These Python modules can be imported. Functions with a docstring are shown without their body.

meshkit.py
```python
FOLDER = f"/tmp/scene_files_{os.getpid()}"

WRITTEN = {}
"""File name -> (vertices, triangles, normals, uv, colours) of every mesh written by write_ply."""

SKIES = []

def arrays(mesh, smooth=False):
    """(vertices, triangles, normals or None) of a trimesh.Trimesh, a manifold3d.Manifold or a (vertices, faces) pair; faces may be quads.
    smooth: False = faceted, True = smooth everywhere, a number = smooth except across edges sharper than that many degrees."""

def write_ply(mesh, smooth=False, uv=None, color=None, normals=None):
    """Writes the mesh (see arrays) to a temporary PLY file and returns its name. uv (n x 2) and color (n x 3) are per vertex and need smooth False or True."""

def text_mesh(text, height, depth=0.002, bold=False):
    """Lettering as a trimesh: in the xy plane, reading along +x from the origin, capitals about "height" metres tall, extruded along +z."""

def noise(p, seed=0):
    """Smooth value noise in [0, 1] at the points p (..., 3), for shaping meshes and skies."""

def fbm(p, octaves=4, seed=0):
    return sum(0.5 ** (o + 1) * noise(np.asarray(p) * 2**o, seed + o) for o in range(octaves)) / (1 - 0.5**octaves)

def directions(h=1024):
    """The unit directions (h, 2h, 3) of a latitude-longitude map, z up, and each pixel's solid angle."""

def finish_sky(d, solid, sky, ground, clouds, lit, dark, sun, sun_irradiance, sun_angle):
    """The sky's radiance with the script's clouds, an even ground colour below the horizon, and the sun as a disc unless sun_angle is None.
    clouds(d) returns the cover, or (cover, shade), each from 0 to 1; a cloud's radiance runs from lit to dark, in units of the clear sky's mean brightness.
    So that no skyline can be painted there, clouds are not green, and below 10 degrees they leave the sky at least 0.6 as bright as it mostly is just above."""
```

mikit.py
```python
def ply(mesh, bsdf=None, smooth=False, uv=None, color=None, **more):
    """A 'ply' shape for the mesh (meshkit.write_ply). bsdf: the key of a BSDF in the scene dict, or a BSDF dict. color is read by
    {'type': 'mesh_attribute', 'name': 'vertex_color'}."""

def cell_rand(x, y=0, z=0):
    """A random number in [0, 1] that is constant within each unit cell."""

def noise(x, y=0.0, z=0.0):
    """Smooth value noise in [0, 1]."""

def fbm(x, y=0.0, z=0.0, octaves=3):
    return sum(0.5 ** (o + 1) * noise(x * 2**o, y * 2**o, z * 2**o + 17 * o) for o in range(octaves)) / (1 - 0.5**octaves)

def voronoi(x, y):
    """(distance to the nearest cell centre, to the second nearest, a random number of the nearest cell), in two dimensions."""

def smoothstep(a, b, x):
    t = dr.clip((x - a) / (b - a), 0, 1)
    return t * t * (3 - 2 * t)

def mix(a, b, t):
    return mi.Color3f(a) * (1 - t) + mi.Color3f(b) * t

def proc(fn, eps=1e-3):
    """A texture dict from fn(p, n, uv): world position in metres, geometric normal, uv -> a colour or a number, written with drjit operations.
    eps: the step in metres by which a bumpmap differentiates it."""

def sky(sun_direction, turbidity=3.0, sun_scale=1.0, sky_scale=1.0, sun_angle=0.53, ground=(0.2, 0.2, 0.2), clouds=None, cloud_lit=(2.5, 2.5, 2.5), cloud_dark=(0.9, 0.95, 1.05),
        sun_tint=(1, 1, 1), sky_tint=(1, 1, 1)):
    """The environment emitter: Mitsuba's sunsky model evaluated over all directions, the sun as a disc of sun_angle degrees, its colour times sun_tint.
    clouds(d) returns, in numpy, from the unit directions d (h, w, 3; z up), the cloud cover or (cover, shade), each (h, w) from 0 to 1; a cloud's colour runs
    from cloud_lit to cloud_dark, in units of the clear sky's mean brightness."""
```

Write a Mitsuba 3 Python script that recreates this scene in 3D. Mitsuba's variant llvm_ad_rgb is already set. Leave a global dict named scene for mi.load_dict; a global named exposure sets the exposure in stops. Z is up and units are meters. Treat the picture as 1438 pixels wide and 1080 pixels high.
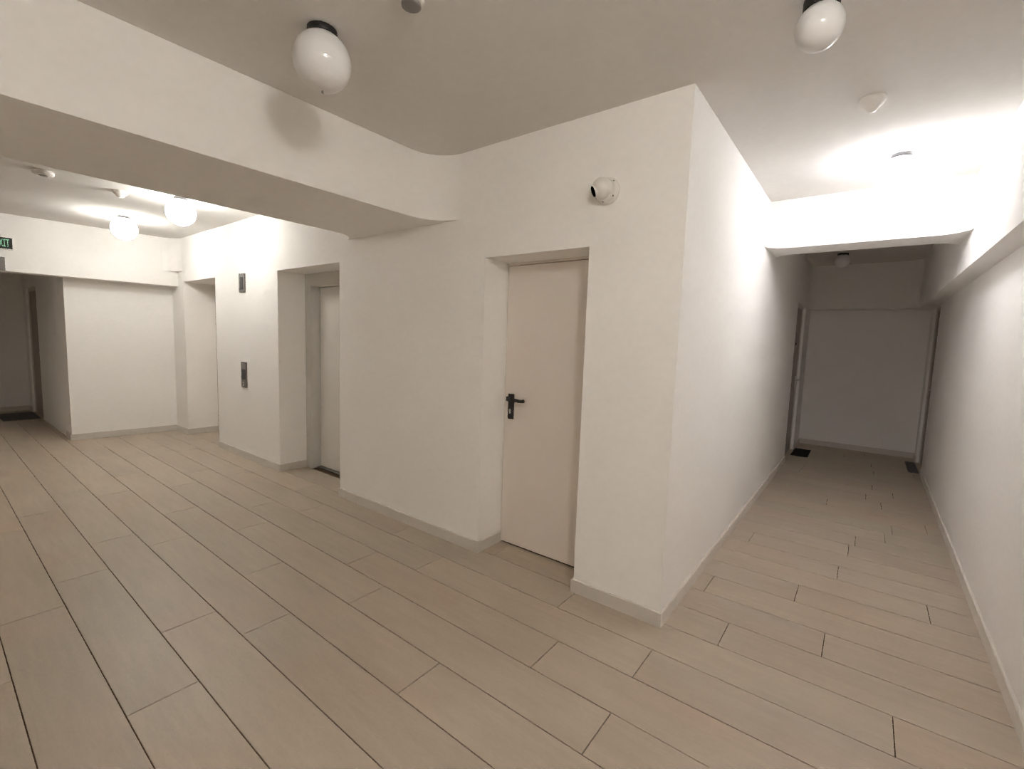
import math
import numpy as np
import trimesh
import manifold3d as m3
from shapely.geometry import Polygon, box as sbox, Point
from shapely.ops import unary_union
import mitsuba as mi
import drjit as dr
import mikit
import meshkit
from mikit import proc, noise, fbm, smoothstep, mix

T = mi.ScalarTransform4f
scene, labels = {}, {}

# ------------------------------------------------------------------ camera
EYE = np.array([0.0, 0.0, 1.52])
FWD = np.array([-0.60477966, 0.79061368, -0.0957683])
UP = np.array([-0.08441502, 0.05593568, 0.99485944])
scene['camera'] = {'type': 'perspective', 'fov': 2 * math.degrees(math.atan(719 / 646.49)), 'fov_axis': 'x', 'near_clip': 0.02, 'far_clip': 60.0,
                   'to_world': T().look_at(origin=EYE.tolist(), target=(EYE + FWD).tolist(), up=UP.tolist())}
# ------------------------------------------------------------------ light
exposure = 3.2
LAMP_RADIANCE = {'corridor': 4.0 * np.array([1.0, 1.0, 1.04]), 'lift': 4.5 * np.array([1.0, 0.98, 0.93]), 'near': 9.4 * np.array([1.0, 0.962, 0.905])}

# ------------------------------------------------------------------ materials
def rgb(*c):
    return {'type': 'rgb', 'value': [float(x) for x in c]}


def plain(c, rough=0.5, spec=0.5, metal=0.0):
    return {'type': 'principled', 'base_color': rgb(*c) if isinstance(c, (tuple, list)) else c, 'roughness': rough, 'specular': spec, 'metallic': metal}


def plaster_colour(p, n, uv):
    a = fbm(p.x * 1.7, p.y * 1.7, p.z * 1.7, 3)
    b = noise(p.x * 38, p.y * 38, p.z * 38)
    return mix((0.85, 0.832, 0.805), (0.882, 0.868, 0.845), a) * (0.985 + 0.03 * b)


def plaster_relief(p, n, uv):
    return fbm(p.x * 42, p.y * 42, p.z * 42, 2) + 2.0 * noise(p.x * 5, p.y * 5, p.z * 5)


scene['plaster'] = {'type': 'twosided', 'bsdf': {'type': 'bumpmap', 'scale': 0.0004, 'texture': proc(plaster_relief, 2e-3),
                    'bsdf': {'type': 'diffuse', 'reflectance': proc(plaster_colour)}}}


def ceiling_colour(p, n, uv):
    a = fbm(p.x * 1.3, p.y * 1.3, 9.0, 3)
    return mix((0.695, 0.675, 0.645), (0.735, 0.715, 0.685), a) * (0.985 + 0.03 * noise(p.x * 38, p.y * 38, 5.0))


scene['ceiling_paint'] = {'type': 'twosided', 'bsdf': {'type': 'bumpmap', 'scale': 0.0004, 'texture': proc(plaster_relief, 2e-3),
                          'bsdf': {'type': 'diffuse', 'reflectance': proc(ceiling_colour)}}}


def tile_fn(base, seed):
    base = np.array(base) * 0.97

    def f(p, n, uv):
        cloud = fbm(p.x * 1.6 + seed * 3.1, p.y * 5.0, seed * 7.0, 3)
        streak = fbm(p.x * 5.0 + seed, p.y * 46.0, seed * 5.0, 3)
        fine = noise(p.x * 60, p.y * 260, seed)
        pink = smoothstep(0.5, 0.85, fbm(p.x * 2.2, p.y * 2.6, 40.0 + seed, 2))
        c = mix((base * 0.87).tolist(), (base * 1.1).tolist(), 0.55 * cloud + 0.45 * streak) * (0.97 + 0.06 * fine)
        return mix((1, 1, 1), (1.025, 0.98, 0.97), pink) * c
    return f


PLANK_TONES = [(0.425, 0.355, 0.285), (0.415, 0.35, 0.283), (0.435, 0.365, 0.292), (0.425, 0.35, 0.28), (0.415, 0.352, 0.284)]
for i, t_ in enumerate(PLANK_TONES):
    scene[f'floor_tile_{i}'] = {'type': 'principled', 'base_color': proc(tile_fn(t_, i + 1)), 'roughness': 0.42, 'specular': 0.4}
scene['grout'] = {'type': 'diffuse', 'reflectance': rgb(0.10, 0.07, 0.05)}
scene['skirting_tile'] = {'type': 'principled', 'base_color': proc(lambda p, n, uv: mix((0.55, 0.515, 0.47), (0.64, 0.60, 0.555), fbm(p.x * 6, p.y * 6, p.z * 14, 3))), 'roughness': 0.38, 'specular': 0.45}
scene['door_cream'] = plain((0.77, 0.705, 0.645), 0.4, 0.4)
scene['door_taupe'] = plain((0.30, 0.26, 0.235), 0.45, 0.4)
scene['frame_grey'] = plain((0.55, 0.51, 0.47), 0.45, 0.4)
scene['lift_paint'] = {'type': 'principled', 'base_color': proc(lambda p, n, uv: mix((0.66, 0.64, 0.60), (0.70, 0.68, 0.64), fbm(p.x * 9, p.y * 9, p.z * 2, 3))), 'roughness': 0.36, 'specular': 0.5}
scene['lift_frame_paint'] = plain((0.56, 0.545, 0.51), 0.4, 0.5)
scene['black_metal'] = plain((0.012, 0.011, 0.011), 0.38, 0.5)
scene['steel'] = {'type': 'principled', 'base_color': rgb(0.55, 0.54, 0.52), 'roughness': 0.3, 'metallic': 1.0}
scene['dark_steel'] = {'type': 'principled', 'base_color': rgb(0.19, 0.18, 0.17), 'roughness': 0.4, 'metallic': 0.7}
scene['display_black'] = plain((0.02, 0.02, 0.022), 0.25, 0.5)
scene['opal_glass'] = {'type': 'roughplastic', 'diffuse_reflectance': rgb(0.74, 0.73, 0.72), 'int_ior': 1.5, 'alpha': 0.035}
scene['white_plastic'] = {'type': 'principled', 'base_color': rgb(0.70, 0.675, 0.64), 'roughness': 0.35, 'specular': 0.5}
scene['grey_plastic'] = plain((0.20, 0.19, 0.18), 0.4, 0.5)
scene['lens_black'] = plain((0.012, 0.010, 0.010), 0.2, 0.5)
scene['mat_fibre'] = {'type': 'diffuse', 'reflectance': proc(lambda p, n, uv: mix((0.012, 0.012, 0.013), (0.04, 0.04, 0.043), noise(p.x * 220, p.y * 220, 3)))}
scene['mat_grey_fibre'] = {'type': 'diffuse', 'reflectance': proc(lambda p, n, uv: mix((0.10, 0.098, 0.10), (0.19, 0.185, 0.19), noise(p.x * 220, p.y * 220, 5)))}
scene['sign_green'] = plain((0.30, 0.62, 0.44), 0.4, 0.4)
scene['sign_black'] = plain((0.016, 0.022, 0.018), 0.35, 0.5)

# ------------------------------------------------------------------ helpers
def put(key, mesh, mat, smooth=False, **more):
    assert key not in scene, key
    scene[key] = mikit.ply(mesh, mat, smooth, **more)
    return key


def tag(key, label=None, category=None, group=None, kind=None):
    d = labels.setdefault(key, {})
    for k, v in (('label', label), ('category', category), ('group', group), ('kind', kind)):
        if v:
            d[k] = v


_count = {}


def numbered(base):
    n = _count.get(base, 0)
    _count[base] = n + 1
    return base if n == 0 else f'{base}_{n:03d}'


def manifold(mesh):
    return m3.Manifold(m3.Mesh(np.asarray(mesh.vertices, np.float32), np.asarray(mesh.faces, np.uint32)))


def tm(m):
    k = m.to_mesh()
    return trimesh.Trimesh(k.vert_properties[:, :3], k.tri_verts, process=False)


def block(x0, x1, y0, y1, z0, z1):
    return m3.Manifold.cube([x1 - x0, y1 - y0, z1 - z0]).translate([x0, y0, z0])


def prism(poly, z0, z1):
    """An upright solid over a plan polygon (shapely or list of points)."""
    if not isinstance(poly, Polygon):
        poly = Polygon(poly)
    poly = poly.buffer(0)
    rings = [np.array(poly.exterior.coords)[:-1]] + [np.array(r.coords)[:-1] for r in poly.interiors]
    return m3.Manifold.extrude(m3.CrossSection(rings, m3.FillRule.EvenOdd), z1 - z0).translate([0, 0, z0])


def rbox(x0, x1, y0, y1, z0, z1, r=0.003, seg=8):
    """A box with rounded edges: hull of eight spheres."""
    r = min(r, (x1 - x0) / 2.01, (y1 - y0) / 2.01, (z1 - z0) / 2.01)
    s = m3.Manifold.sphere(r, seg)
    return m3.Manifold.batch_hull([s.translate([x, y, z]) for x in (x0 + r, x1 - r) for y in (y0 + r, y1 - r) for z in (z0 + r, z1 - r)])


def chamfer_box(x0, x1, y0, y1, z0, z1, c=0.003):
    """A box whose top edges are chamfered (20 triangles)."""
    v = [(x0, y0, z0), (x1, y0, z0), (x1, y1, z0), (x0, y1, z0), (x0, y0, z1 - c), (x1, y0, z1 - c), (x1, y1, z1 - c), (x0, y1, z1 - c),
         (x0 + c, y0 + c, z1), (x1 - c, y0 + c, z1), (x1 - c, y1 - c, z1), (x0 + c, y1 - c, z1)]
    q = [(0, 3, 2, 1), (8, 9, 10, 11)]
    for a, b in ((0, 4), (4, 8)):
        for k in range(4):
            q.append((a + k, a + (k + 1) % 4, b + (k + 1) % 4, b + k))
    return np.array(v), np.array(q)


def lathe(profile, seg=48):
    """Revolved solid about z; the profile is (r, z) pairs."""
    return trimesh.creation.revolve(np.array(profile, float), sections=seg)


def moved(mesh, M):
    m = mesh.copy()
    m.apply_transform(M)
    return m


def shift(x, y, z):
    return trimesh.transformations.translation_matrix([x, y, z])


def frame_to(origin, zdir, updir=(0, 0, 1)):
    """Matrix taking local z to zdir at origin, local y roughly up."""
    z = np.array(zdir, float) / np.linalg.norm(zdir)
    x = np.cross(updir, z)
    x /= np.linalg.norm(x)
    M = np.eye(4)
    M[:3, 0], M[:3, 1], M[:3, 2], M[:3, 3] = x, np.cross(z, x), z, origin
    return M


def fillet_poly(corner, ax, ay, r, n=14):
    """Plan piece that rounds an inner corner: corner point, unit vectors along both faces, radius."""
    c, ax, ay = np.array(corner, float), np.array(ax, float), np.array(ay, float)
    ctr = c + r * ax + r * ay
    pts = [c, c + r * ax]
    for t in np.linspace(0, math.pi / 2, n):
        pts.append(ctr - r * ay * math.cos(t) - r * ax * math.sin(t))
    eps = 0.01
    pts = [c - eps * ax - eps * ay, c + r * ax - eps * ay] + pts[2:] + [c + r * ay - eps * ax]
    return Polygon(pts).buffer(0)


# ------------------------------------------------------------------ the room in metres
ZC = 2.79                     # ceiling
YW = 2.39                     # wall that faces the camera
XC = -0.77                    # left wall of the corridor
YE = 8.80                     # end of the corridor
YB = -1.80                    # wall behind the camera


def xr(y):                    # right wall, very slightly out of square
    return 0.622 + 0.0085 * (y - 2.5)


def xl(y):                    # far left wall of the lift lobby, some degrees out of square
    return -8.285 + 0.086 * (y - 1.235)


TOP = 2.92
left_polygon = [(xl(1.235), 1.235), (xl(YW), YW), (xl(YW) - 0.6, YW + 0.6), (-11.75, YW + 0.6), (-11.75, 1.235)]
front_polygon = [(xl(YW), YW), (XC, YW), (XC - 0.6, YW + 0.6), (xl(YW) - 0.6, YW + 0.6)]
corr_left_polygon = [(XC, YW), (XC, YE), (XC - 0.6, YE), (XC - 0.6, YW + 0.6)]

DOOR = (-2.092, -1.305, 2.066, 2.652)          # x0, x1, top, back of the recess
LIFT = (-4.985, -3.828, 2.168, 2.69)
NICHE = (-7.72, -6.615, 2.186, 2.80)
CDL = (7.15, 8.12, 2.14)                       # corridor, left flat door: y0, y1, top
CDR = (7.64, 8.50, 2.14)                      # corridor, right flat door
PD = (-11.45, -10.42, 2.13)                    # passage door: x0, x1, top

# floor: dark bed and every plank
floor_plan = unary_union([Polygon([(xl(YB), YB), (xr(YB), YB), (xr(YE), YE), (XC, YE), (XC, YW), (xl(YW), YW)]),
                          sbox(-11.75, -0.3, -8.1, 1.235),
                          sbox(DOOR[0], YW - .01, DOOR[1], DOOR[3]), sbox(LIFT[0], YW - .01, LIFT[1], LIFT[3]),
                          sbox(NICHE[0], YW - .01, NICHE[1], NICHE[3]), sbox(XC - 0.06, CDL[0], XC + .01, CDL[1]),
                          sbox(0.6, CDR[0], 0.73, CDR[1]), sbox(PD[0], 1.2, PD[1], 1.355)])
put('floor', tm(prism(sbox(-12.1, YB - .2, 1.2, YE + .3), -0.12, -0.004)), 'grout')
tag('floor', 'beige wood-look tile floor in long planks', kind='structure')

PW, PL, Y0 = 0.2495, 1.5, 0.183
# J[r]: the x of one cross joint in row r, as in the photograph
rng = np.random.default_rng(11)
J = {1: -3.68 + 0.33, 2: -2.182, 3: -2.687, 4: -2.371, 5: -1.467, 6: -2.212, 7: -2.622, 8: -2.226, 9: -1.286, 10: -0.479, 11: -0.052,
     13: -0.223, 14: 0.416, 15: -0.032, 16: -0.614, 17: 0.015, 20: 0.298}
joint_gap = 0.0042
count = 0
for r in range(-9, 36):
    ya, yb = Y0 + PW * (r - 1), Y0 + PW * r
    ofs = J.get(r, float(rng.uniform(0, PL)))
    k0 = math.floor((-12.2 - ofs) / PL)
    for k in range(k0, k0 + 11):
        xa, xb = ofs + k * PL, ofs + (k + 1) * PL
        cell = sbox(xa + joint_gap / 2, ya + joint_gap / 2, xb - joint_gap / 2, yb - joint_gap / 2)
        piece = cell.intersection(floor_plan)
        if piece.is_empty or piece.area < 0.004:
            continue
        mat = f'floor_tile_{int(rng.integers(0, len(PLANK_TONES)))}'
        for g in getattr(piece, 'geoms', [piece]):
            if g.geom_type != 'Polygon' or g.area < 0.004:
                continue
            key = 'floor__plank' if count == 0 else f'floor__plank_{count:03d}'
            count += 1
            if abs(g.area - cell.area) < 1e-6:
                put(key, chamfer_box(*[cell.bounds[i] for i in (0, 2, 1, 3)], -0.006, 0.0, 0.0012), mat)
            else:
                put(key, tm(prism(g, -0.006, 0.0)), mat)

# ceiling, beams
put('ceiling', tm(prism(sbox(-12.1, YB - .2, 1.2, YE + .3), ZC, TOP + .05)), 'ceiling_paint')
tag('ceiling', 'plain white plaster ceiling of the hall and corridor', kind='structure')

BX0, BX1, BZ = -3.50, -2.57, 2.348
beam = unary_union([sbox(BX0, YB - .01, BX1, YW + .01), fillet_poly((BX1, YW), (1, 0), (0, -1), 0.25), fillet_poly((BX0, YW), (-1, 0), (0, -1), 0.25)])
put('ceiling__beam', tm(prism(beam, BZ, ZC + .01)), 'plaster', 35)
tag('ceiling__beam', 'wide white ceiling beam that curves into the wall')

BKX, BKZ = 0.51, 2.135
bulk = Polygon([(BKX, YB - .01), (xr(YB) + .05, YB - .01), (xr(YE) + .05, YE + .01), (BKX, YE + .01)])
put('ceiling__bulkhead', tm(prism(bulk, BKZ, ZC + .01)), 'plaster')
tag('ceiling__bulkhead', 'long white bulkhead along the right corridor wall')

CB0, CB1, CBZ, CBF = 4.63, 4.96, 2.385, 2.665
cb = sbox(XC - .01, CB0, BKX + .01, CB1)
cbf = unary_union([cb, fillet_poly((XC, CB0), (1, 0), (0, -1), 0.17), fillet_poly((BKX, CB0), (-1, 0), (0, -1), 0.19),
                   fillet_poly((XC, CB1), (1, 0), (0, 1), 0.17), fillet_poly((BKX, CB1), (-1, 0), (0, 1), 0.19)])
put('ceiling__beam_001', tm(prism(cb, CBZ, ZC + .01) + prism(cbf, CBZ, CBF)), 'plaster', 35)
tag('ceiling__beam_001', 'white beam across the corridor with rounded ends')

EB0, EBZ = 8.47, 2.145
eb = unary_union([sbox(XC - .01, EB0, BKX + .01, YE + .01), fillet_poly((XC, EB0), (1, 0), (0, -1), 0.16), fillet_poly((BKX, EB0), (-1, 0), (0, -1), 0.2)])
put('ceiling__beam_002', tm(prism(eb, EBZ, ZC + .01)), 'plaster', 35)
tag('ceiling__beam_002', 'dark beam above the end of the corridor')

# walls
m = prism(front_polygon, -0.12, TOP)
m = m - block(DOOR[0], DOOR[1], YW - .05, DOOR[3] + .06, -.2, DOOR[2]) - block(LIFT[0], LIFT[1], YW - .05, LIFT[3] + .2, -.2, LIFT[2]) - block(NICHE[0], NICHE[1], YW - .05, NICHE[3] + .06, -.2, NICHE[2])
put('wall_front', tm(m), 'plaster')
tag('wall_front', 'white plaster wall with three recessed doorways', kind='structure')
m = prism(corr_left_polygon, -0.12, TOP)
# doorway with softly rounded upper corners
def arch(y0, y1, top, r=0.10):
    cs = m3.CrossSection([[(y0, -.2), (y1, -.2), (y1, top - r)] + [(y1 - r + r * math.cos(t), top - r + r * math.sin(t)) for t in np.linspace(0, math.pi / 2, 8)]
                          + [(y0 + r - r * math.sin(t), top - r + r * math.cos(t)) for t in np.linspace(0, math.pi / 2, 8)] + [(y0, top - r)]])
    return cs


def cut_x(y0, y1, top, x0, x1):
    """A doorway cut running along x."""
    return m3.Manifold.extrude(arch(y0, y1, top, 0.05), x1 - x0).transform(np.array([[0, 0, 1, x0], [1, 0, 0, 0], [0, 1, 0, 0]], float))


m = m - cut_x(CDL[0], CDL[1], CDL[2], XC - 0.096, XC + 0.05)
put('wall_corridor_left', tm(m), 'plaster')
tag('wall_corridor_left', 'white left wall of the corridor', kind='structure')
m = prism([(xr(YB), YB - .2), (1.2, YB - .2), (1.2, YE + .3), (xr(YE), YE + .3)], -0.12, TOP) - cut_x(CDR[0], CDR[1], CDR[2], 0.55, 0.668 + 0.096)
put('wall_right', tm(m), 'plaster')
tag('wall_right', 'white right wall of the corridor', kind='structure')
put('wall_corridor_end', tm(prism([(XC, YE), (xr(YE), YE), (xr(YE), YE + .3), (XC, YE + .3)], -0.12, TOP)), 'plaster')
tag('wall_corridor_end', 'white wall closing the far end of the corridor', kind='structure')
m = prism(left_polygon, -0.12, TOP) - block(PD[0], PD[1], 1.1, 1.42, -.2, PD[2])
put('wall_left', tm(m), 'plaster')
tag('wall_left', 'white far wall of the lift lobby beside the dark passage', kind='structure')
HD = 2.132
hx = lambda y: -8.03 + 0.086 * (y - 1.224)
head = Polygon([(hx(YB), YB), (hx(YW + .02), YW + .02), (hx(YW + .02) - .24, YW + .02), (hx(YB) - .24, YB)])
hf = fillet_poly((hx(YW), YW), (1, 0), (-0.086, -1), 0.2)
put('wall_left__header', tm(prism(head, HD, ZC + .01) + prism(unary_union([head, hf]), 2.335, ZC + .01)), 'plaster', 35)
tag('wall_left__header', 'deep white lintel running above the dark passage')
put('wall_passage_end', tm(prism(sbox(-12.1, -0.5, -11.75, 1.4), -0.12, TOP)), 'plaster')
tag('wall_passage_end', 'dim wall at the end of the dark passage', kind='structure')
put('wall_passage_side', tm(prism([(-11.75, YB - .2), (xl(YB), YB - .2), (xl(-.3), -0.3), (-11.75, -0.3)], -0.12, TOP)), 'plaster')
tag('wall_passage_side', 'wall on the near side of the dark passage', kind='structure')
put('wall_back', tm(prism([(xl(YB - .2), YB - .2), (xr(YB), YB - .2), (xr(YB), YB), (xl(YB), YB)], -0.12, TOP)), 'plaster')
tag('wall_back', 'white wall behind the camera', kind='structure')

# baseboards: flat tile skirting with a tiny chamfer
BH, BT = 0.080, 0.013


def skirting(name, pts, label, flip=1):
    """Skirting along a plan polyline; the room lies to its right when flip = 1."""
    line = np.array(pts, float)
    ofs = []
    for i in range(len(line)):
        ns = []
        for a, b in ((i - 1, i), (i, i + 1)):
            if 0 <= a and b < len(line):
                d = line[b] - line[a]
                d /= np.linalg.norm(d)
                ns.append(np.array([d[1], -d[0]]) * flip)
        n = ns[0] if len(ns) == 1 else (ns[0] + ns[1]) / (1 + ns[0] @ ns[1])
        ofs.append(line[i] + n * BT)
    outer = np.array(ofs)
    poly = Polygon(np.vstack([line, outer[::-1]])).buffer(0)
    inset = []
    for p, q in zip(line, outer):
        inset.append(p + (q - p) * 0.75)
    poly2 = Polygon(np.vstack([line, np.array(inset)[::-1]])).buffer(0)
    put(name, tm(prism(poly, 0.0005, BH - .003) + prism(poly2, BH - .004, BH)), 'skirting_tile')
    tag(name, label, kind='structure')


skirting('baseboard_front', [(LIFT[1], LIFT[3]), (LIFT[1], YW), (DOOR[0], YW), (DOOR[0], DOOR[3])], 'pale grey tile baseboard between the lift and the cream door')
skirting('baseboard_pillar', [(DOOR[1], DOOR[3]), (DOOR[1], YW), (XC, YW), (XC, CDL[0])], 'pale grey tile baseboard around the corridor corner')
skirting('baseboard_lift', [(NICHE[1], NICHE[3]), (NICHE[1], YW), (LIFT[0], YW), (LIFT[0], LIFT[3] - .005)], 'pale grey tile baseboard below the call button panel')
skirting('baseboard_left', [(xl(1.235) - .3, 1.235), (xl(1.235), 1.235), (xl(YW), YW), (NICHE[0], YW), (NICHE[0], NICHE[3])], 'pale grey tile baseboard in the far corner')
skirting('baseboard_right', [(xr(CDR[0]), CDR[0]), (xr(YB), YB)], 'pale grey tile baseboard along the right wall')
skirting('baseboard_end', [(XC, CDL[1]), (XC, YE), (xr(YE), YE), (xr(CDR[1]), CDR[1])], 'tile baseboard at the end of the corridor')
skirting('baseboard_passage', [(-11.75, -.3), (-11.75, 1.235), (PD[0], 1.235)], 'tile baseboard in the dark passage')

# ------------------------------------------------------------------ doors
# the cream door in the pillar wall
y = DOOR[3]
tag('door_1', 'cream hinged door with a black lever handle, recessed in the wall', 'door', kind='structure')
put('door_1__leaf', tm(rbox(DOOR[0] + .012, DOOR[1] - .004, y - .012, y + .035, 0.012, DOOR[2] - .022, 0.003)), 'door_cream', 40)
put('door_1__frame', tm(block(DOOR[0], DOOR[1], y, y + .059, 0.0, DOOR[2]) - block(DOOR[0] + .009, DOOR[1] - .002, y - .1, y + .04, -0.01, DOOR[2] - .016)), 'door_cream')
# handle: long plate, rose, lever, lock cylinder
hx0, hz0, yf = -2.020, 1.045, y - .012
put('door_1__handle_plate', tm(rbox(hx0 - .025, hx0 + .027, yf - .009, yf + .001, 0.948, 1.132, 0.004, 12)), 'black_metal', 40)
tag('door_1__handle_plate', 'black handle plate')
lev = m3.Manifold.cylinder(.034, .011, .010, 24).rotate([90, 0, 0]).translate([hx0, yf - .006, 1.098])
sp = [m3.Manifold.sphere(rr, 16).translate(p) for rr, p in ((.013, (hx0, yf - .038, 1.096)), (.0125, (hx0 + .03, yf - .041, 1.096)), (.012, (hx0 + .075, yf - .041, 1.092)), (.0115, (hx0 + .112, yf - .038, 1.090)), (.0125, (hx0 + .130, yf - .035, 1.0935)))]
for a, b in zip(sp[:-1], sp[1:]):
    lev = lev + m3.Manifold.batch_hull([a, b])
put('door_1__handle_plate__lever', tm(lev), 'black_metal', 50)
put('door_1__handle_plate__rose', tm(m3.Manifold.cylinder(.006, .017, .015, 28).rotate([90, 0, 0]).translate([hx0, yf - .008, 1.098])), 'black_metal', 40)
cyl = m3.Manifold.batch_hull([m3.Manifold.cylinder(.008, .0085, .0085, 20).rotate([90, 0, 0]).translate([hx0 - .002, yf - .006, 1.013]), block(hx0 - .0065, hx0 + .0025, yf - .014, yf - .006, 0.988, 1.0)])
put('door_1__handle_plate__lock_cylinder', tm(cyl), 'steel', 40)
tag('door_1__handle_plate__lock_cylinder', 'steel lock cylinder')
put('door_1__latch_face', tm(rbox(hx0 - .048, hx0 - .030, yf - .004, yf + .004, 1.075, 1.11, .002)), 'black_metal', 40)

# the lift door
LY, LF = LIFT[3], LIFT[3] + 0.105
tag('door_2', 'pale grey metal lift door at the back of its recess', 'door', kind='structure')
fx = 0.115
fr = block(LIFT[0], LIFT[1], LY, LF + .06, 0.0, LIFT[2]) - block(LIFT[0] + fx, LIFT[1] - fx, LY - .1, LF + .03, -0.1, 2.035)
put('door_2__frame', tm(fr), 'lift_frame_paint')
mid = (LIFT[0] + LIFT[1]) / 2
put('door_2__panel', tm(rbox(LIFT[0] + fx + .008, mid + .30, LF - .0, LF + .028, 0.014, 2.026, .002)), 'lift_paint')
put('door_2__panel_001', tm(rbox(mid + .306, LIFT[1] - fx - .008, LF + .002, LF + .028, 0.012, 2.026, .002)), 'lift_paint')
put('door_2__sill', tm(block(LIFT[0] + fx, LIFT[1] - fx, LF - .045, LF + .03, 0.0, 0.010)), 'dark_steel')
tag('door_2__sill', 'dark metal sill')
put('door_2__backing', tm(block(LIFT[0] + fx - .004, LIFT[1] - fx + .004, LF + .034, LF + .058, 0.0, 2.045)), 'lift_paint')

# the door at the back of the far niche
ny = NICHE[3]
tag('door_3', 'white door deep in the far recess beside the lobby corner', 'door', kind='structure')
put('door_3__leaf', tm(rbox(NICHE[0] + .06, NICHE[1] - .06, ny - .01, ny + .03, 0.008, NICHE[2] - .06, .003)), 'door_cream', 40)
put('door_3__frame', tm(block(NICHE[0], NICHE[1], ny - .02, ny + .055, 0.0, NICHE[2]) - block(NICHE[0] + .052, NICHE[1] - .052, ny - .1, ny + .04, -.1, NICHE[2] - .052)), 'frame_grey')


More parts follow.
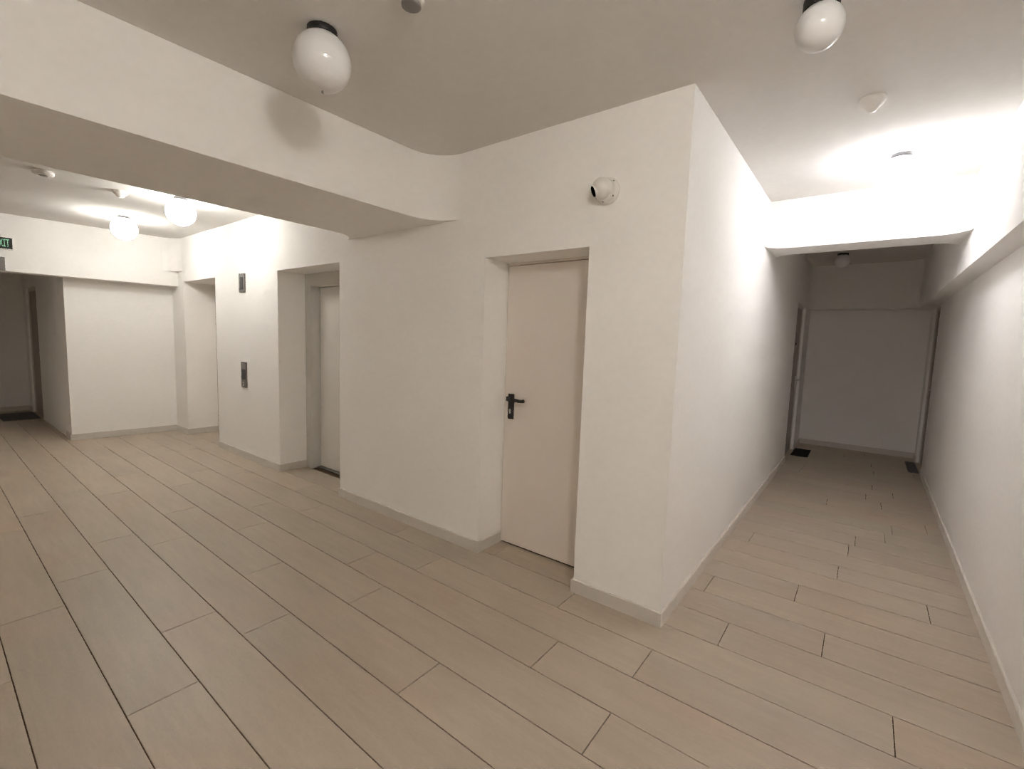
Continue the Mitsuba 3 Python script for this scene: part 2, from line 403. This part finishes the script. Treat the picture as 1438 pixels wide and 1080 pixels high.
# flat doors at the corridor's end, seen along the wall
def flat_door(key, label, x, side, y0, y1, top, lever_far):
    """side = +1: the room lies towards +x of the leaf's face at x."""
    tag(key, label, 'door', kind='structure')

    def bx(xa, xb, ya, yb, za, zb, r=0.003):
        a, b = sorted((x + side * xa, x + side * xb))
        return rbox(a, b, ya, yb, za, zb, r)
    fr = block(*sorted((x - side * .05, x + side * .012)), y0, y1, 0.0, top) - block(*sorted((x - side * .2, x + side * .2)), y0 + .04, y1 - .04, -.1, top - .04)
    put(key + '__frame', tm(fr), 'frame_grey')
    put(key + '__leaf', tm(bx(-.04, 0, y0 + .043, y1 - .043, 0.008, top - .043)), 'door_taupe', 40)
    ym = (y0 + y1) / 2
    c = m3.Manifold.cylinder(.014, .014, .012, 20).rotate([0, 90 * side, 0]).translate([x, ym, 1.60])
    put(key + '__peephole', tm(c), 'black_metal', 40)
    yh = y1 - .13 if lever_far else y0 + .13
    dirn = -1 if lever_far else 1
    hp = bx(-.002, .009, yh - .02, yh + .02, .93, 1.13)
    put(key + '__handle', tm(hp), 'steel', 40)
    a = m3.Manifold.sphere(.010, 14).translate([x + side * .05, yh, 1.07])
    b = m3.Manifold.sphere(.009, 14).translate([x + side * .05, yh + dirn * .12, 1.07])
    put(key + '__handle__lever', tm(m3.Manifold.batch_hull([a, b]) + m3.Manifold.batch_hull([a, m3.Manifold.sphere(.010, 14).translate([x + side * .004, yh, 1.07])])), 'steel', 40)


flat_door('door_4', 'dark flat door in the left wall near the corridor end', XC - .045, 1, CDL[0], CDL[1], CDL[2], True)
flat_door('door_5', 'dark flat door in the right wall near the corridor end', 0.668 + .045, -1, CDR[0], CDR[1], CDR[2], False)
tag('door_6', 'dark flat door in the passage at the far left', 'door', kind='structure')
py = 1.235 + .04
put('door_6__frame', tm(block(PD[0], PD[1], py - .012, py + .05, 0, PD[2]) - block(PD[0] + .06, PD[1] - .06, py - .1, py + .1, -.1, PD[2] - .06)), 'frame_grey')
put('door_6__leaf', tm(rbox(PD[0] + .064, PD[1] - .064, py, py + .04, .008, PD[2] - .064)), 'door_taupe', 40)
put('door_6__handle', tm(rbox(PD[1] - .17, PD[1] - .13, py - .01, py + .001, .93, 1.13)), 'steel', 40)

# ------------------------------------------------------------------ globe lamps
def globe_lamp(x, y, r, label, lit=None, nub=False, base_h=0.024, base_r=0.060):
    key = numbered('globe_lamp')
    tag(key, label, 'lamp', 'globe lamps on the ceiling')
    base = [(0, ZC - .0004), (base_r * .97, ZC - .0004), (base_r, ZC - .003), (base_r, ZC - base_h + .003), (base_r * .96, ZC - base_h), (base_r * .5, ZC - base_h), (0, ZC - base_h)]
    put(key + '__base', moved(lathe(base[::-1]), shift(x, y, 0)), 'black_metal', 40)
    tag(key + '__base', 'black ceiling base')
    zc = ZC - base_h - math.sqrt(max(r * r - (base_r * 0.86) ** 2, 0))
    if lit is None:
        ang = np.linspace(-math.pi / 2, math.pi / 2, 40)
        prof = [(max(r * math.cos(a), 0), r * math.sin(a)) for a in ang]
        put(key + '__globe', moved(lathe(prof, 72), shift(x, y, zc)), 'opal_glass', True)
        tag(key + '__globe', 'unlit white opal glass globe')
    else:
        scene[key + '__globe'] = {'type': 'sphere', 'center': [float(x), float(y), float(zc)], 'radius': float(r), 'bsdf': {'type': 'ref', 'id': 'opal_glass'},
                                  'emitter': {'type': 'area', 'radiance': rgb(*(LAMP_RADIANCE[lit]))}}
        tag(key + '__globe', 'glowing white opal glass globe')
    if nub:
        put(key + '__finial', moved(lathe([(0, -.010), (.0035, -.009), (.0045, -.005), (.004, 0.004), (0, .004)], 16), shift(x, y, zc - r)), 'dark_steel', 40)
        tag(key + '__finial', 'tiny metal finial under the globe')
    return key, zc


globe_lamp(-1.925, 1.125, 0.116, 'large unlit white globe lamp on the ceiling just right of the wide beam', nub=True)
globe_lamp(-0.237, 2.085, 0.079, 'small unlit white globe lamp at the top edge above the corridor entrance', base_h=.036, base_r=.058)
globe_lamp(0.070, 3.950, 0.122, 'lit white globe lamp on the corridor ceiling before the cross beam', 'corridor')
globe_lamp(-5.400, 1.670, 0.126, 'lit white globe lamp in the lift lobby closest to the wide beam', 'lift')
globe_lamp(-6.900, 1.570, 0.126, 'lit white globe lamp in the lift lobby closest to the far left wall', 'lift')
globe_lamp(-0.356, 7.490, 0.085, 'unlit globe lamp in the dark bay behind the corridor cross beam')
globe_lamp(0.300, 0.360, 0.116, 'lit globe lamp on the ceiling above the camera, outside the picture', 'near')

# ------------------------------------------------------------------ detectors
def detector(x, y, profile, label, tip=None, tip_mat='grey_plastic', smooth=40, z=ZC):
    key = numbered('smoke_detector')
    tag(key, label, 'smoke detector', 'white detectors on the ceiling')
    put(key + '__housing', moved(lathe(profile), shift(x, y, z)), 'white_plastic', smooth)
    if tip:
        put(key + '__sensor', moved(lathe(tip), shift(x, y, z)), tip_mat, 40)
        tag(key + '__sensor', 'grey sensor cap')
    return key


cone = [(0, -.066), (.010, -.0655), (.019, -.062), (.026, -.055), (.034, -.045), (.044, -.036), (.052, -.027), (.056, -.018), (.0575, -.010), (.0575, -.006), (.055, -.0055), (.055, -.003), (.0585, -.003), (.0585, -.0004), (0, -.0004)]
detector(-0.086, 3.02, cone, 'white dome smoke detector on the corridor ceiling in front of the lit globe')
drum = [(0, -.034), (.040, -.034), (.046, -.030), (.048, -.020), (.048, -.008), (.054, -.006), (.054, -.0004), (0, -.0004)]
detector(-1.458, 1.210, drum, 'smoke detector with a grey cap cut off by the top edge of the photo', [(0, -.046), (.030, -.046), (.036, -.042), (.037, -.033), (0, -.033)])
pill = [(0, -.040), (.040, -.040), (.058, -.036), (.068, -.026), (.070, -.016), (.066, -.006), (.060, -.0004), (0, -.0004)]
detector(-5.53, 0.745, pill, 'flat round white detector nearest the left edge of the photo', [(0, -.0425), (.028, -.0425), (.031, -.040), (.031, -.038), (0, -.038)])
bud = [(0, -.058), (.018, -.057), (.030, -.050), (.034, -.040), (.040, -.034), (.052, -.026), (.056, -.014), (.056, -.0004), (0, -.0004)]
detector(-5.68, 1.275, bud, 'small white smoke detector between the lift lobby globe lamps and the beam')

# ------------------------------------------------------------------ camera dome on the wall
tag('security_camera', 'white dome security camera fixed high on the wall above the cream door', 'camera')
cx_, cz_ = -1.205, 2.352
M = frame_to((cx_, YW, cz_), (0, -1, 0))
put('security_camera__mount', moved(lathe([(0, -.003), (.070, -.003), (.072, .004), (.072, .016), (.069, .022), (.066, .024), (0, .024)]), M), 'white_plastic', 35)
ring = [(0, .02), (.066, .02), (.066, .034), (.060, .044), (.050, .047), (0, .047)]
put('security_camera__ring', moved(lathe(ring), M), 'white_plastic', 35)
bc = np.array([cx_ - .006, YW - .062, cz_ + .004])
ld = np.array([-0.68, -0.60, -0.42])
ld /= np.linalg.norm(ld)
R0 = 0.055
ball = manifold(trimesh.creation.icosphere(subdivisions=4, radius=R0)).translate(bc.tolist())
put('security_camera__ball', tm(ball), 'white_plastic', True)
ML = frame_to(bc, ld)
put('security_camera__ball__lens_ring', moved(lathe([(0, .030), (.035, .030), (.0355, .048), (.0335, .053), (.030, .053), (.029, .051), (0, .051)]), ML), 'white_plastic', 35)
put('security_camera__ball__lens', moved(lathe([(0, .0565), (.010, .056), (.020, .0545), (.0285, .0525), (.0285, .046), (0, .046)]), ML), 'lens_black', 35)
tag('security_camera__ball__lens', 'black glass lens window')
for k, a in enumerate((38, 105, 215, 262, 322)):
    p = M @ np.array([(.0625) * math.cos(math.radians(a)), .0625 * math.sin(math.radians(a)), .039, 1])
    sc = trimesh.creation.icosphere(subdivisions=2, radius=.0045)
    put('security_camera__screw' if k == 0 else f'security_camera__screw_{k:03d}', moved(sc, shift(*p[:3])), 'dark_steel', True)

# ------------------------------------------------------------------ lift indicator and call panel
tag('lift_indicator', 'grey lift indicator plate on the wall above the call panel', 'indicator')
ix0, ix1 = -5.895, -5.745
put('lift_indicator__plate', tm(rbox(ix0, ix1, YW - .014, YW + .002, 1.972, 2.186, .003)), 'dark_steel', 40)
put('lift_indicator__display', tm(rbox(ix0 + .035, ix1 - .035, YW - .0165, YW - .012, 2.005, 2.145, .002)), 'display_black', 40)
tag('lift_indicator__display', 'dark display window')
tag('call_button_panel', 'dark lift call button panel at hand height on the lobby wall', 'button panel')
px0, px1 = -5.882, -5.752
put('call_button_panel__plate', tm(rbox(px0, px1, YW - .016, YW + .002, .856, 1.160, .004)), 'dark_steel', 40)
put('call_button_panel__display', tm(rbox(px0 + .012, px1 - .012, YW - .020, YW - .014, .955, 1.075, .002)), 'display_black', 40)
tag('call_button_panel__display', 'black glossy strip')
for k, zz in enumerate((.918, .885)):
    put('call_button_panel__button' if k == 0 else f'call_button_panel__button_{k:03d}', tm(m3.Manifold.cylinder(.008, .012, .011, 24).rotate([90, 0, 0]).translate([(px0 + px1) / 2, YW - .0155, zz])), 'steel', 40)
put('call_button_panel__lock_plate', tm(rbox(px0 + .018, px1 - .018, YW - .0185, YW - .014, 1.095, 1.143, .002)), 'grey_plastic', 40)

# ------------------------------------------------------------------ signs on the lintel
hdir = np.array([0.086, 1.0, 0]) / math.hypot(0.086, 1)
hn = np.array([1.0, -0.086, 0]) / math.hypot(0.086, 1)


def on_header(y, z, out=0.0):
    return np.array([hx(y), y, z]) + hn * out


def header_matrix(y, z, out):
    M = np.eye(4)
    M[:3, 0], M[:3, 1], M[:3, 2], M[:3, 3] = hdir, (0, 0, 1), hn, on_header(y, z, out)
    return M


tag('exit_sign', 'black and green EXIT sign on the lintel above the dark passage', 'exit sign')
sy0, sy1, sz0, sz1 = 0.480, 0.790, 2.384, 2.515
HM = header_matrix(sy0, sz0, 0)
put('exit_sign__case', moved(tm(rbox(-.006, sy1 - sy0 + .006, -.008, sz1 - sz0 + .002, -.002, .022, .003)), HM), 'white_plastic', 40)
put('exit_sign__face', moved(tm(rbox(0, sy1 - sy0, 0.004, sz1 - sz0 - .002, .018, .026, .002)), HM), 'sign_black', 40)
tag('exit_sign__face', 'black sign face')
txt = meshkit.text_mesh('EXIT', 0.084, 0.002, bold=True)
wdt = txt.bounds[1][0] - txt.bounds[0][0]
txt.apply_translation([-txt.bounds[0][0], -txt.bounds[0][1], 0])
txt.apply_scale([0.108 / wdt, 1, 1])
txt.apply_translation([sy1 - sy0 - 0.022 - 0.108, 0.025, 0.0255])
put('exit_sign__lettering', moved(txt, HM), 'sign_green')
tag('exit_sign__lettering', 'green letters reading EXIT')
put('exit_sign__clip', moved(tm(rbox(0.20, 0.23, sz1 - sz0 + .001, sz1 - sz0 + .03, -.002, .012, .002)), HM), 'white_plastic', 40)

tag('wall_box', 'dark grey box on the lintel edge below the EXIT sign', 'box')
HB = header_matrix(0.50, 2.136, 0)
put('wall_box__case', moved(tm(rbox(0, .222, 0, .152, -.002, .03, .004)), HB), 'grey_plastic', 40)
put('wall_box__window', moved(tm(rbox(.03, .19, .02, .132, .028, .033, .002)), HB), 'dark_steel', 40)

# ------------------------------------------------------------------ door mats
def door_mat(x0, x1, y0, y1, label, mat):
    key = numbered('door_mat')
    put(key, tm(rbox(x0, x1, y0, y1, 0.0, 0.012, .005)), mat, 40)
    tag(key, label, 'door mat', 'door mats before the flat doors')


door_mat(-0.755, -0.545, 7.66, 8.22, 'black door mat on the corridor floor before the left flat door', 'mat_fibre')
door_mat(0.545, 0.655, 7.72, 8.42, 'dark grey door mat before the right flat door of the corridor', 'mat_grey_fibre')
door_mat(-11.40, -10.55, 0.80, 1.22, 'dark door mat on the floor of the passage at the far left', 'mat_grey_fibre')
